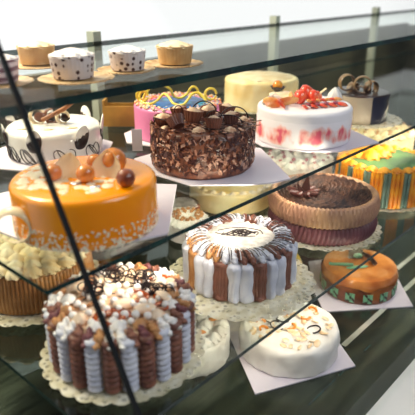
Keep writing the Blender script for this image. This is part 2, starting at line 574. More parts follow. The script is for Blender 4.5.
rosette(cb, (0, 0, 0.0), 0.0108, 0.008, ribs=6, tw=3)
cr = cb.build('cream_filling', 'cupcream', cup, loc=(0, 0, 0.0115))
first = True
for x, y, tx, tz in ((-0.082, -0.015, .1, 0), (-0.048, -0.058, -.75, .6), (-0.022, 0.004, .15, 2), (0.022, -0.058, .25, 3), (0.060, -0.012, -.1, 1), (0.012, 0.045, .2, 0), (-0.052, 0.050, -.1, 1), (0.050, 0.060, .2, 2)):
    if first:
        o = cup; o.location = (x, y, CH); o.rotation_euler = (tx, 0, tz); o.scale = (1.4,) * 3; first = False
    else:
        o = again(cup, c, (x, y, CH + 0.003 + abs(tx) * 0.008), (tx, 0, tz), 1.55 if abs(x + 0.022) < .001 else 1.35)
# cream dollop and dark wedge between the cups
for i, (x, y, s_) in enumerate(((-0.008, -0.066, .85), (-0.075, -0.05, .7), (0.055, -0.060, .8), (0.020, -0.012, 1.1), (-0.05, 0.0, 1.0), (0.088, 0.02, .9))):
    cb = MB()
    rosette(cb, (0, 0, 0), 0.015, 0.012, ribs=6, tw=3, seed=i)
    cb.build('cream_rosette', 'cupcream', c, loc=(x, y, CH + 0.0005)).scale = (s_,) * 3
def curl(pts, r=0.0014, name='chocolate_curl', m='choc', par=None, flat=1.0):
    return MB().tube(smoothpath(pts), r, 6, flat=flat).build(name, m, par or c)
def hoop(cx, cy, z0, rx, rz, rot, r=0.0014, a0=-20, a1=200, m='choc', par=None, name='chocolate_curl', n=20):
    pts = []
    for i in range(n + 1):
        a = R(a0 + (a1 - a0) * i / n)
        u = rx * math.cos(a)
        pts.append((cx + u * math.cos(rot), cy + u * math.sin(rot), z0 + rz * math.sin(a)))
    return MB().tube(pts, r, 6).build(name, m, par or c)
hoop(0.002, 0.010, CH + 0.016, 0.028, 0.030, 0.15, 0.0015, 10, 175)
hoop(0.066, 0.0, CH + 0.010, 0.030, 0.026, 0.2, 0.0014, 0, 190)
hoop(0.052, -0.03, CH + 0.008, 0.030, 0.018, -0.1, 0.0012, 0, 185)
hoop(-0.052, 0.02, CH + 0.024, 0.009, 0.010, 0.4, 0.0012, -60, 280)
hoop(-0.085, -0.02, CH + 0.004, 0.016, 0.018, 0.3, 0.0012, 20, 200)
hoop(0.025, -0.02, CH + 0.012, 0.022, 0.020, -0.5, 0.0012, 0, 180)
for i, (p, q) in enumerate((((0.070, -0.03, CH + 0.006), (0.118, -0.052, CH + 0.020)), ((0.076, -0.04, CH + 0.002), (0.116, -0.056, CH + 0.012)), ((-0.055, -0.04, CH + 0.012), (-0.095, -0.055, CH + 0.026)))):
    MB().tube([p, q], 0.0022, 6, flat=0.5).build('chocolate_stick', 'milk' if i < 2 else 'choc', c)

# ------------------------------------------------------------------ 3 pink cake
M['pink'] = mat('pink_fondant', (228, 132, 178), (216, 116, 164), 8, 0.35, coat=0.15)
M['blue'] = mat('blue_mirror', (0, 100, 176), (4, 24, 76), 26, 0.3, lo=0.42, hi=0.56, c3=(40, 160, 206), p3=0.68)
M['yellow'] = mat('yellow_icing', (248, 222, 92), (240, 206, 70), 20, 0.3, coat=0.2)
c = thing('pink_cake', 'round pink cake with blue mirror top, crumb rim and yellow looping icing', 'cake', (0.975, 0.985, MZ + BT))
H3, R3 = 0.082, 0.112
MB().lathe(body_prof(R3, H3, 0.008), 72).build('cake_body', 'pink', c)
MB().lathe([(0.074, 0), (0.074, 0.0025), (0.07, 0.0035), (0.002, 0.0035)], 64, cyl_wobble(0.01, 5, 20)).build('blue_glaze', 'blue', c, loc=(0.004, -0.012, H3 - 0.0005))
rng = random.Random(8)
for nm, cc in (('ivory', (238, 210, 170)), ('amber', (232, 140, 70)), ('sky', (110, 160, 196)), ('lilac', (216, 180, 190))):
    M['crumb_' + nm] = mat('crumb_' + nm, cc, None, rough=0.6)
b = MB()
for i in range(420):
    a = rng.uniform(0, 2 * PI)
    rr = rng.uniform(0.076, 0.110)
    b.mi = rng.choice([0, 0, 0, 0, 0, 1, 1, 1, 2, 3])
    b.blob((rr * math.cos(a), rr * math.sin(a), H3 + 0.001), rng.uniform(.0018, .0045), 1)
b.build('crumb_rim', ['crumb_ivory', 'crumb_amber', 'crumb_sky', 'crumb_lilac'], c, kind='stuff')
def rope(pts, r, name, m, par):
    return MB().tube(smoothpath(pts, 7), r, 8).build(name, m, par)
z_ = H3 + 0.006
rope([(-0.075, -0.010, z_ + .018), (-0.088, -0.012, z_ + .022), (-0.096, -0.014, z_ + .010), (-0.088, -0.03, z_ - .001), (-0.066, -0.045, z_ - .002), (-0.05, -0.035, z_ + .004), (-0.035, -0.02, z_ + .016), (-0.022, -0.03, z_ + .012), (-0.008, -0.05, z_ - .001), (0.014, -0.056, z_ - .002), (0.026, -0.045, z_ + .008), (0.038, -0.03, z_ + .020), (0.055, -0.03, z_ + .020), (0.072, -0.045, z_ + .003)], 0.0032, 'icing_loop', 'yellow', c)
rope([(-0.088, 0.0, z_), (-0.08, 0.0, z_ + .018), (-0.06, 0.0, z_ + .034), (-0.04, 0.0, z_ + .036), (-0.02, 0.0, z_ + .026), (-0.012, 0.004, z_ + .008), (0.004, 0.006, z_ + .002), (0.022, 0.004, z_ + .012), (0.034, 0.0, z_ + .030), (0.046, 0.0, z_ + .028), (0.056, 0.0, z_ + .008), (0.066, 0.004, z_ + .002)], 0.0032, 'icing_loop', 'yellow', c)
MB().tube(arc((0.082, 0.0, z_ + 0.013), 0.014, 0, 345, 22, 'xz'), 0.003, 8, closed=False).build('icing_loop', 'yellow', c)
MB().tube(arc((-0.088, -0.02, z_ + 0.013), 0.014, 0, 345, 22, 'xz'), 0.003, 8).build('icing_loop', 'yellow', c)

# ------------------------------------------------------------------ 4 white cake with coral sides
M['coral'] = mat('white_icing_coral_brush', (240, 232, 236), (246, 176, 164), 34, 0.45, lo=0.40, hi=0.52, stretch=(1, 1, 0.5), c3=(226, 92, 112), p3=0.60, bump=0.2, bscale=60, zfade=(0.030, 0.012))
M['whiteice'] = mat('white_icing', (238, 232, 236), None, rough=0.45, bump=0.3, bscale=50)
M['straw'] = mat('red_strawberry', (236, 70, 40), (250, 140, 90), 60, 0.3, coat=0.5, lo=0.45, hi=0.7)
M['peach'] = mat('orange_fruit', (244, 150, 70), (250, 196, 120), 40, 0.35, coat=0.3)
M['plum'] = mat('plum_piece', (128, 34, 60), (170, 60, 80), 50, 0.3, coat=0.4)
c = thing('coral_brushed_cake', 'white iced cake with coral pink brushed sides and fruit slices on top', 'cake', (1.158, 0.728, MZ + BT))
H4, R4 = 0.086, 0.116
MB().lathe(body_prof(R4, H4, 0.010), 72).build('cake_body', 'whiteice', c)
# painted icing band: thin relief skin around the lower side
MB().lathe([(R4 + 0.0004, 0.006), (R4 + 0.001, 0.008), (R4 + 0.001, 0.060), (R4 + 0.0004, 0.062)], 96, cap=False).build('brushed_band', 'coral', c)
rng = random.Random(11)
def slice_(par, x, y, z, m, rz, tilt=0.5, l=0.016, w=0.009, name='fruit_slice'):
    return MB().blob((0, 0, 0), (l, w, 0.003), 2, 0.15, seed=x * 90).build(name, m, par, loc=(x, y, z), rot=(tilt, 0.2, rz))
for i in range(9):      # fan of red slices sweeping to the right rim
    t_ = i / 8
    slice_(c, -0.010 + 0.095 * t_, -0.062 + 0.028 * t_ + 0.004 * (i % 2), H4 + 0.005 + 0.002 * (i % 2), 'straw' if i % 2 == 0 else 'plum', R(70 - 50 * t_), 0.4, 0.015, 0.009)
for i in range(7):
    t_ = i / 6
    slice_(c, 0.005 + 0.075 * t_, -0.030 + 0.024 * t_, H4 + 0.012, 'straw' if i % 2 else 'peach', R(60 - 30 * t_), 0.5, 0.014, 0.006)
for i, (x, y, m) in enumerate(((-0.085, -0.045, 'peach'), (-0.065, -0.055, 'straw'), (-0.07, -0.01, 'whiteglaze'), (-0.045, -0.03, 'peach'), (-0.088, -0.005, 'whiteglaze'), (-0.04, 0.01, 'peach'))):
    slice_(c, x, y, H4 + 0.012, m, R(20 + 50 * i), 0.9, 0.027, 0.015)
for i, (x, y, z, r_) in enumerate(((0.002, 0.006, 0.024, 0.017), (-0.014, -0.010, 0.018, 0.015), (0.018, -0.006, 0.016, 0.015), (0.030, 0.010, 0.014, 0.013))):
    MB().blob((0, 0, 0), (r_, r_, r_ * 1.2), 2, 0.25, 90, seed=i).build('strawberry', 'straw', c, loc=(x, y, H4 + z))
ph = MB().blob((0, 0, 0), 0.013, 2, 0.05).build('physalis_berry', mat('physalis', (240, 130, 30), (250, 180, 60), 60, 0.25, coat=0.5), c, loc=(-0.064, 0.040, H4 + 0.036))
MB().lathe([(0.001, 0), (0.009, 0.003), (0.016, 0.010), (0.017, 0.014), (0.015, 0.013), (0.008, 0.006), (0.001, 0.003)], 30, lambda th, i, r, z: (r * (1 + .2 * math.cos(5 * th)), z)).build('husk', 'choc', ph, loc=(0, 0, -0.016))
MB().blob((0, 0, 0), (0.034, 0.026, 0.016), 3, 0.35, seed=2).build('white_chocolate_mound', 'ivory', c, loc=(-0.052, 0.026, H4 + 0.008))
MB().tube([(0.018, 0.0, H4 + .010), (0.052, 0.012, H4 + .034)], 0.0045, 8, flat=0.4).build('white_chocolate_stick', 'ivory', c)
MB().lathe([(0.017, 0), (0.018, 0.006), (0.014, 0.018), (0.007, 0.028), (0.001, 0.033)], 30, lambda th, i, r, z: (r * (1 + .1 * math.cos(6 * th + 60 * z)), z)).build('meringue_peak', 'white', c, loc=(0.080, 0.035, H4 - 0.0005))

# ------------------------------------------------------------------ 5 white cake with chocolate petals
c = thing('white_petal_cake', 'white glazed cake with brown and white petals round its rim and a cinnamon stick', 'cake', (0.672, 1.083, MZ + BT))
H5, R5 = 0.066, 0.106
MB().lathe(body_prof(R5, H5, 0.012), 72).build('cake_body', 'whiteglaze', c)
def petal(par, deg, rr, z, lean, w=0.013, h=0.030):
    b = MB()
    for i in range(11):
        t_ = i / 10
        b_ = None
    b.blob((0, 0, 0), (w, 0.0035, h), 3)
    for f in b.bm.faces:
        cc = f.calc_center_median()
        f.material_index = 0 if cc.z < h * 0.28 + cc.x * 0.9 else 1
    o = b.build('chocolate_petal', ['choc', 'whiteglaze'], par, label='petal half dark brown, half white')
    o.location = pol(rr, deg, z)
    o.rotation_euler = (lean, 0.25, R(deg + 90))
    return o
for deg in (-152, -98, -43, 6, 60, 112, 166):
    petal(c, deg, R5 + 0.002, H5 - 0.014 + (0.006 if deg > 0 else 0), R(8), 0.0175, 0.028)
# scribble on the lower side
b = MB()
rng = random.Random(2)
for j, d0 in enumerate((-150, -135, -112, -70, -30, 20, 70)):
    pts = []
    for k in range(15):
        a = R(d0 + 9 * math.sin(k * 0.9 + j) + k * 0.7)
        pts.append(((R5 + 0.001) * math.cos(a), (R5 + 0.001) * math.sin(a), 0.018 + 0.015 * math.cos(k * 1.15 + j)))
    b.tube(smoothpath(pts, 4), 0.0009, 5)
b.build('chocolate_scribble', 'ink', c, kind='stuff')
MB().tube([(-0.02, -0.02, H5 + .012), (0.028, -0.004, H5 + .034), (0.060, 0.008, H5 + 0.060)], lambda u: 0.0045 + 0.0015 * u, 8).build('cinnamon_stick', mat('cinnamon', (156, 98, 56), (120, 70, 38), 40, 0.6), c)
for i, (x, y, r_, a0) in enumerate(((-0.034, 0.0, 0.017, 30), (-0.004, 0.010, 0.016, 80), (0.022, 0.004, 0.014, 0))):
    MB().tube(arc((x, y, H5 + r_ * 0.95), r_, a0, a0 + 300, 20, 'xz'), lambda u: 0.0035 + 0.0035 * math.sin(PI * u), 8, flat=0.6).build('chocolate_curl', 'ivory' if i != 1 else 'milk', c)
    MB().blob((0, 0, 0), (r_ * .8, 0.006, r_ * .7), 2, 0.4, seed=i).build('chocolate_curl', 'choc' if i else 'milk', c, loc=(x + 0.004, y + 0.002, H5 + r_ * 0.8))
for x, y in ((-0.055, -0.05), (0.0, -0.055), (0.05, -0.04), (-0.01, 0.06)):
    MB().blob((0, 0, 0), (0.015, 0.008, 0.0015), 2, 0.3).build('chocolate_leaf', 'ivory', c, loc=(x, y, H5 + 0.001))

# ------------------------------------------------------------------ 6 ladyfinger column cake (in focus)
M['colwhite'] = mat('blue_white_cream', (212, 212, 222), (188, 190, 206), 30, 0.42, bump=0.35, bscale=70)
M['topwhite'] = mat('white_top_cream', (214, 207, 200), (182, 174, 168), 80, 0.6, bump=0.8, bscale=160)
c = thing('ladyfinger_column_cake', 'round cake ringed by brown and white piped cream columns with white drizzled top', 'cake', (0.790, 0.628, LZ + PT))
H6, R6 = 0.082, 0.104
MB().lathe(body_prof(R6, H6, 0.010), 72).build('cake_body', 'white', c)
def ridge_column(h, name, m, par, loc, rot, seed=0):
    b = MB()
    rg = random.Random(seed)
    for y in (-0.0112, -0.0056, 0.0, 0.0056, 0.0112):
        ph = rg.uniform(0, 6)
        pts = [(0.004 - abs(y) * 0.35, y + 0.0006 * math.sin(i * 1.3 + ph), 0.002 + (h - .006) * i / 16) for i in range(17)]
        b.tube(pts, lambda u: 0.0040 * (1.0 + 0.10 * math.sin(9 * u + ph) + (0.25 if u < 0.12 else 0)), 8)
    b.blob((0.005, rg.uniform(-.004, .004), 0.006), (0.006, 0.009, 0.006), 2, .2, seed=seed)
    b.blob((0.0, 0, h - .008), (0.008, 0.014, 0.008), 2, .2, seed=seed)
    return b.build(name, m, par, loc=loc, rot=rot)
def column_mesh(w, d, h, ribs, name, m, par, loc, rot, lump=0.06, seed=0):
    b = MB()
    prof = [(0.75, 0), (0.98, 0.004), (1.0, 0.012), (0.96, h * 0.3), (0.93, h * 0.55), (0.97, h * 0.8), (0.95, h * 0.9), (0.8, h * 0.96), (0.5, h * 0.99), (0.05, h)]
    def f(th, i, r, z):
        k = r * (1 + (0.17 * math.cos(ribs * th) if ribs else 0) + lump * noise.noise(Vector((math.cos(th) + seed, math.sin(th), z * 60))))
        return (k, z)
    b.lathe(prof, 48, f)
    for v in b.bm.verts:
        v.co.x *= d
        v.co.y *= w
    return b.build(name, m, par, loc=loc, rot=rot)
N = 9
for k in range(N):
    base = -90 - 22.7 + 40 * k
    for j, (off, m, w, rb) in enumerate(((0, 'brown', 0.0150, 11), (13.9, 'colwhite', 0.0130, 0), (26.6, 'colwhite', 0.0130, 0))):
        dg = base + off
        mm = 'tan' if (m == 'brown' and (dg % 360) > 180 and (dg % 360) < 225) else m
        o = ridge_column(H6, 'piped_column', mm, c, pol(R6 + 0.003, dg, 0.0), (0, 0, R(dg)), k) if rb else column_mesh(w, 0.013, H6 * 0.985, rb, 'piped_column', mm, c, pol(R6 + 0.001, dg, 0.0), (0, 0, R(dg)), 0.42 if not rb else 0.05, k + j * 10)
        if j != 0 and not rb:
            o['label'] = 'white cream column'
        else:
            o['label'] = 'ribbed brown cream column'
# rim of radial shells: brown, then drizzled white
def shell_rope(l, w, h, turns, name, m, par, loc, rot, seed=0):
    b = MB()
    n = 40
    pts = [(l * (i / n - 0.5), 0, 0) for i in range(n + 1)]
    b.tube(pts, lambda u: w * (math.sin(PI * min(1, 0.10 + 0.84 * u)) ** 0.5) * (0.80 + 0.20 * abs(math.cos(PI * turns * u))), 14, flat=h / w)
    # ridges run slantwise across the shell
    for v in b.bm.verts:
        v.co.x += v.co.y * 0.55
        v.co.z += 0.25 * h * math.cos(v.co.x * 2 * PI * turns / l * 0.5)
    return b.build(name, m, par, loc=loc, rot=rot)
rs = random.Random(77)
for k in range(36):
    dg = -90 + 10 * k - 2
    grp = (k // 2) % 2
    m = 'colwhite' if grp == 1 else 'brown'
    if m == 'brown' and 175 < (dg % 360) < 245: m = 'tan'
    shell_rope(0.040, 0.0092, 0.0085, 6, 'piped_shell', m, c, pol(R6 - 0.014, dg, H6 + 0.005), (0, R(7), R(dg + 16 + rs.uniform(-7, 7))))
b = MB()
for k in range(110):
    dg = 360 / 110 * k + rs.uniform(-1, 1)
    p = Vector(pol(R6 - 0.034, dg, H6 + 0.013))
    q = Vector(pol(R6 + rs.uniform(-0.004, 0.005), dg + rs.uniform(2, 9), H6 + 0.009))
    mdl = (p + q) / 2 + Vector((0, 0, 0.0042))
    b.mi = 0 if k % 3 else 1
    b.tube(smoothpath([p, mdl, q], 4), 0.0009, 4)
b.build('chocolate_drizzle', ['ink', 'colwhite'], c, kind='stuff')
MB().lathe([(0.066, 0), (0.070, 0.004), (0.064, 0.010), (0.045, 0.012), (0.002, 0.012)], 120, lambda th, i, r, z: (r * (1 + .06 * math.sin(26 * th) + .04 * math.sin(11 * th)), z)).build('cream_top', 'topwhite', c, loc=(0, 0, H6 - 0.001))
zt = H6 + 0.0115
b = MB()
for s_ in (0, 1, 2):
    pts = []
    for k in range(26):
        a = k * 0.8 + s_ * 2
        pts.append((-0.008 + 0.001 * k * 1.4 + 0.012 * math.cos(a) - 0.02 * (s_ == 1), 0.004 + 0.010 * math.sin(a * 1.13 + s_) + 0.006 * (s_ - 1), zt + 0.0006))
    b.tube(smoothpath(pts, 5), 0.0010, 5)
b.tube(smoothpath([(-0.045, 0.016, zt), (-0.02, 0.026, zt), (0.01, 0.028, zt), (0.04, 0.016, zt), (0.046, 0.0, zt)], 8), 0.0011, 5)
b.tube(smoothpath([(-0.05, 0.005, zt), (-0.03, -0.006, zt), (0, -0.012, zt), (0.03, -0.012, zt)], 8), 0.0009, 5)
b.build('chocolate_scribble', 'ink', c)

# ------------------------------------------------------------------ 7 beige and plum ruffle cake
M['beige'] = mat('beige_cream', (200, 156, 116), (164, 120, 96), 14, 0.5, bump=0.2, bscale=80)
M['plumcream'] = mat('plum_cream', (118, 66, 70), (92, 48, 54), 14, 0.5, bump=0.2, bscale=80)
M['cocoa'] = mat('cocoa_top', (92, 60, 44), (48, 28, 24), 60, 0.6, bump=0.5, bscale=140)
c = thing('two_tone_ruffle_cake', 'round cake with plum lower band, beige ruffled upper band and ridged cocoa top', 'cake', (1.124, 0.635, LZ + PT))
H7, R7 = 0.092, 0.127
def ribf(k, amp, tw, r0=None):
    def f(th, i, r, z):
        g = abs(math.sin(k * (th + tw * z) / 2))
        return (r + amp * g, z)
    return f
MB().lathe([(R7 * .9, 0), (R7 - .004, 0.001), (R7, .008), (R7 + .002, .022), (R7 - .001, .036), (R7 - .006, .042), (0.05, .043)], 480, ribf(76, .0058, -1.5)).build('lower_band', 'plumcream', c)
MB().lathe([(R7 * .8, .0435), (R7 - .003, .044), (R7 + .001, .052), (R7 + .003, .066), (R7 + .001, .080), (R7 - .003, H7 - .002), (R7 - .008, H7 + .001), (R7 - .012, H7 - .001), (R7 - .015, H7 - .006)], 480, ribf(76, .0066, -4)).build('upper_band', 'beige', c)
prof = [(R7 - .012, .06)]
for i in range(12):
    r_ = (R7 - .012) * (1 - i / 12)
    prof += [(r_, H7 - .005), (r_ - .004, H7 + .0005)]
MB().lathe(prof + [(0.001, H7 - .006)], 96, lambda th, i, r, z: (r, z + (0.0028 * math.sin(th * 26 + i * 1.7) if i > 1 else 0))).build('ridged_top', 'cocoa', c)
for k in range(9):
    a = k * 40
    MB().blob((0, 0, 0), (0.020, 0.007, 0.009), 2, 0.3, seed=k).build('chocolate_curl', 'shavedark', c, loc=(-0.055 + 0.020 * math.cos(R(a)), -0.030 + 0.018 * math.sin(R(a)), H7 + 0.004), rot=(0, -0.4, R(a)))
MB().prism([(-0.012, 0), (0.014, 0.002), (0.006, 0.046)], -0.0015, 0.0015, Matrix.Rotation(R(90), 4, 'X')).build('chocolate_shard', 'choc', c, smooth=False, loc=(-0.052, -0.025, H7 + 0.006))
MB().prism([(-0.006, 0), (0.010, 0.002), (-0.012, 0.028)], -0.0015, 0.0015, Matrix.Rotation(R(90), 4, 'X')).build('chocolate_shard', 'choc', c, smooth=False, loc=(-0.062, -0.030, H7 + 0.004))

# ------------------------------------------------------------------ 8 green and orange piped cake
M['gtop'] = mat('green_jelly', (98, 140, 82), (72, 112, 68), 14, 0.5)
M['ocream'] = mat('orange_cream', (244, 170, 30), (224, 130, 24), 24, 0.45, bump=0.3, bscale=80)
M['gcream'] = mat('sage_cream', (120, 142, 122), (92, 118, 104), 24, 0.5, bump=0.3, bscale=80)
c = thing('green_orange_piped_cake', 'round cake with orange and sage piped stripes, green top and orange cream roses', 'cake', (1.427, 0.625, LZ + PT))
H8, R8 = 0.104, 0.124
MB().lathe(body_prof(R8, H8 - 0.004, 0.008), 72).build('cake_body', 'gcream', c)
N = 15
for k in range(N):
    dg = -90 + 360 / N * k
    b = MB()
    for dd in (-5, 0, 5):
        a = R(dd)
        b.tube([(R8 * math.cos(a), R8 * math.sin(a), 0.002), (R8 * 1.01 * math.cos(a), R8 * math.sin(a), 0.05), (R8 * math.cos(a), R8 * math.sin(a), H8 - .003)], 0.0058, 8)
    b.build('orange_stripe', 'ocream', c, rot=(0, 0, R(dg)))
    b = MB()
    for dd in (-2.6, 2.6):
        a = R(dd)
        b.tube([((R8 - .001) * math.cos(a), R8 * math.sin(a), 0.002), ((R8 - .001) * math.cos(a), R8 * math.sin(a), H8 - .006)], 0.0055, 8)
    b.build('sage_stripe', 'gcream', c, rot=(0, 0, R(dg + 12)))
MB().lathe([(0.108, 0), (0.107, 0.004), (0.10, 0.006), (0.002, 0.0065)], 64).build('green_top', 'gtop', c, loc=(0, 0, H8 - .005))
rb = MB()
rosette(rb, (0, 0, 0), 0.015, 0.013)
r0 = rb.build('cream_rosette', 'ocream', c, loc=pol(0.112, -90, H8 - .004))
for k in range(1, 22):
    again(r0, c, pol(0.112, -90 + k * 360 / 22, H8 - .004), (0, 0, k))
for x, y, s_ in ((-0.050, 0.030, 2.2), (-0.014, 0.044, 2.0), (-0.078, 0.020, 1.8), (-0.038, 0.000, 1.9), (0.024, 0.060, 1.5), (-0.004, 0.012, 1.7), (-0.04, 0.07, 2.0)):
    again(r0, c, (x, y, H8 + 0.0), (0, 0, x * 50), s_)

# ------------------------------------------------------------------ 9 nougat cake lower left
M['caramel'] = mat('caramel_sauce', (176, 80, 26), (120, 48, 20), 30, 0.15, coat=0.8)
M['nougat'] = mat('nougat_cream', (238, 214, 186), (206, 140, 90), 24, 0.5, bump=0.4, bscale=60, lo=0.45, hi=0.7)
c = thing('nougat_cake', 'round cake with white and plum piped columns, cream pearls, caramel swirls and chocolate lace', 'cake', (0.470, 0.617, LZ + PT))
H9, R9 = 0.094, 0.108
MB().lathe(body_prof(R9, H9, 0.010), 72).build('cake_body', 'nougat', c)
for k in range(26):
    dg = -90 + 360 / 26 * k
    m = 'colwhite' if k % 2 else 'brown'
    b = MB()
    n = 40
    ribs_ = 9
    b.tube([(0, 0, 0.002 + (H9 - .002) * i / n) for i in range(n + 1)], lambda u: 0.0130 * (0.72 + 0.28 * abs(math.sin(PI * ribs_ * u))), 14, flat=0.9)
    b.build('piped_column', m, c, loc=pol(R9 + 0.002, dg, 0), rot=(0, 0, R(dg)), label='white ruffled column' if k % 2 else 'plum brown ruffled column')
for k in range(40):
    dg = -90 + 9 * k
    mm = ('white', 'brown', 'tan', 'white', 'plumcream')[(k * 3) % 5]
    shell_rope(0.030, 0.0080, 0.0080, 4, 'piped_shell', mm, c, pol(R9 - 0.000, dg, H9 - 0.002), (0, R(32), R(dg + rs.uniform(-10, 14))))
for k in range(16):
    b = MB()
    rosette(b, (0, 0, 0), 0.0115, 0.012, ribs=6, tw=3)
    b.build('cream_rosette', ('white', 'tan', 'nougat')[k % 3], c, loc=pol(R9 - 0.026 + 0.006 * (k % 2), -84 + 22.5 * k, H9 + 0.002), rot=(0, 0, k))
rng = random.Random(21)
pearl = MB().blob((0, 0, 0), 0.0062, 2, 0.05).build('cream_pearl', 'white', c)
pl = []
tries = 0
while len(pl) < 56 and tries < 5000:
    tries += 1
    x, y = rng.uniform(-.085, .085), rng.uniform(-.088, .045)
    if x * x + y * y > .0074 or any((x - a) ** 2 + (y - b_) ** 2 < .00018 for a, b_ in pl): continue
    pl.append((x, y))
for i, (x, y) in enumerate(pl):
    if i == 0:
        pearl.location = (x, y, H9 + .006)
    else:
        again(pearl, c, (x, y, H9 + .006), (0, 0, i), rng.uniform(.85, 1.2))
def swirl(cx, cy, r0_, turns, name, m, w=0.004):
    pts = []
    n = int(26 * turns)
    for i in range(n + 1):
        u = i / n
        a = 2 * PI * turns * u
        r_ = r0_ * (1 - 0.6 * u)
        pts.append((cx + r_ * math.cos(a), cy + r_ * 0.8 * math.sin(a), H9 + .002 + .004 * u))
    MB().tube(pts, w, 8, flat=0.7).build(name, m, c)
swirl(-0.005, -0.060, 0.030, 1.4, 'caramel_swirl', 'caramel', .006)
swirl(-0.065, 0.035, 0.020, 1.2, 'caramel_swirl', 'caramel', .005)
swirl(0.060, 0.050, 0.022, 1.2, 'caramel_swirl', 'caramel', .006)
swirl(0.028, 0.0, 0.030, 1.2, 'caramel_swirl', 'caramel')
swirl(-0.050, -0.015, 0.024, 1.2, 'caramel_swirl', 'tan')
swirl(0.070, -0.030, 0.018, 1.2, 'caramel_swirl', 'caramel')
for x, y, rz in ((-0.03, 0.05, .3), (0.03, 0.06, -.4), (0.06, 0.04, .8), (-0.07, 0.03, 1.2), (0.045, -0.04, .2), (0.01, -0.025, .5), (0.07, 0.0, 2), (-0.02, 0.02, 1)):
    MB().blob((0, 0, 0), (0.020, 0.012, 0.006), 2, 0.4, seed=rz * 9).build('nougat_slice', 'nougat', c, loc=(x, y, H9 + .006), rot=(.2, .1, rz))
def lace(cx, cy, w, h, seed, rz):
    b = MB()
    rg = random.Random(seed)
    for i in range(13):
        x = rg.uniform(-w, w)
        z = rg.uniform(0.004, h)
        r_ = rg.uniform(0.006, 0.011)
        b.tube(arc((x, rg.uniform(-.002, .002), z), r_, 0, 344, 14, 'xz', ry=r_ * rg.uniform(.7, 1.2)), 0.0011, 5)
    b.tube([(-w, 0, 0.001), (0, 0, .004), (w, 0, 0.001)], 0.0012, 5)
    b.build('chocolate_lace', 'ink', c, loc=(cx, cy, H9 + .004), rot=(R(-28), 0, rz))
lace(-0.034, -0.002, 0.026, 0.032, 4, 0.35)
lace(0.016, 0.034, 0.042, 0.028, 6, -0.2)
lace(-0.010, 0.042, 0.026, 0.030, 12, -0.1)
lace(0.062, 0.005, 0.02, 0.014, 9, -0.2)

# ------------------------------------------------------------------ 10 ivory ruffled cake behind, far left
c = thing('ivory_ruffled_cake', 'ivory ruffled cake with golden ribbed side on lace plate at far left', 'cake', (0.482, 0.905, LZ + PT))
M['gold'] = mat('golden_rib_cream', (196, 142, 88), (160, 108, 62), 20, 0.5)
MB().lathe([(0.108, 0), (0.112, .004), (0.114, .03), (0.112, .05), (0.110, .074), (0.09, .078), (0.002, .078)], 480, ribf(96, .003, 0)).build('cake_body', 'gold', c)
for rr, k, s_ in ((0.100, 20, 1.0), (0.075, 15, 1.0), (0.048, 10, 1.0), (0.02, 4, 1.0)):
    b = MB()
    for i in range(k):
        rosette(b, pol(rr, 360 / k * i, 0.077), 0.0165, 0.018, seed=i)
    b.build('cream_ruffle', 'cream', c)

# ------------------------------------------------------------------ 11 pale yellow cake behind the column cake
c = thing('lemon_cream_cake', 'pale yellow cake half hidden under the chocolate shaving cake', 'cake', (1.102, 0.912, LZ + 0.0005))
M['lemon'] = mat('lemon_top', (238, 196, 84), (246, 224, 150), 12, 0.4, lo=0.4, hi=0.65, coat=0.3)
MB().lathe(body_prof(0.115, 0.056, 0.008), 64).build('cake_body', 'butter', c)
MB().lathe([(0.1, 0), (0.098, .004), (0.002, .005)], 60).build('lemon_glaze', 'lemon', c, loc=(0, 0, .0555))
b = MB()
for i in range(24):
    rosette(b, pol(0.103, 15 * i, 0.0555), 0.009, 0.008, seed=i)
b.build('cream_border', 'cream', c)

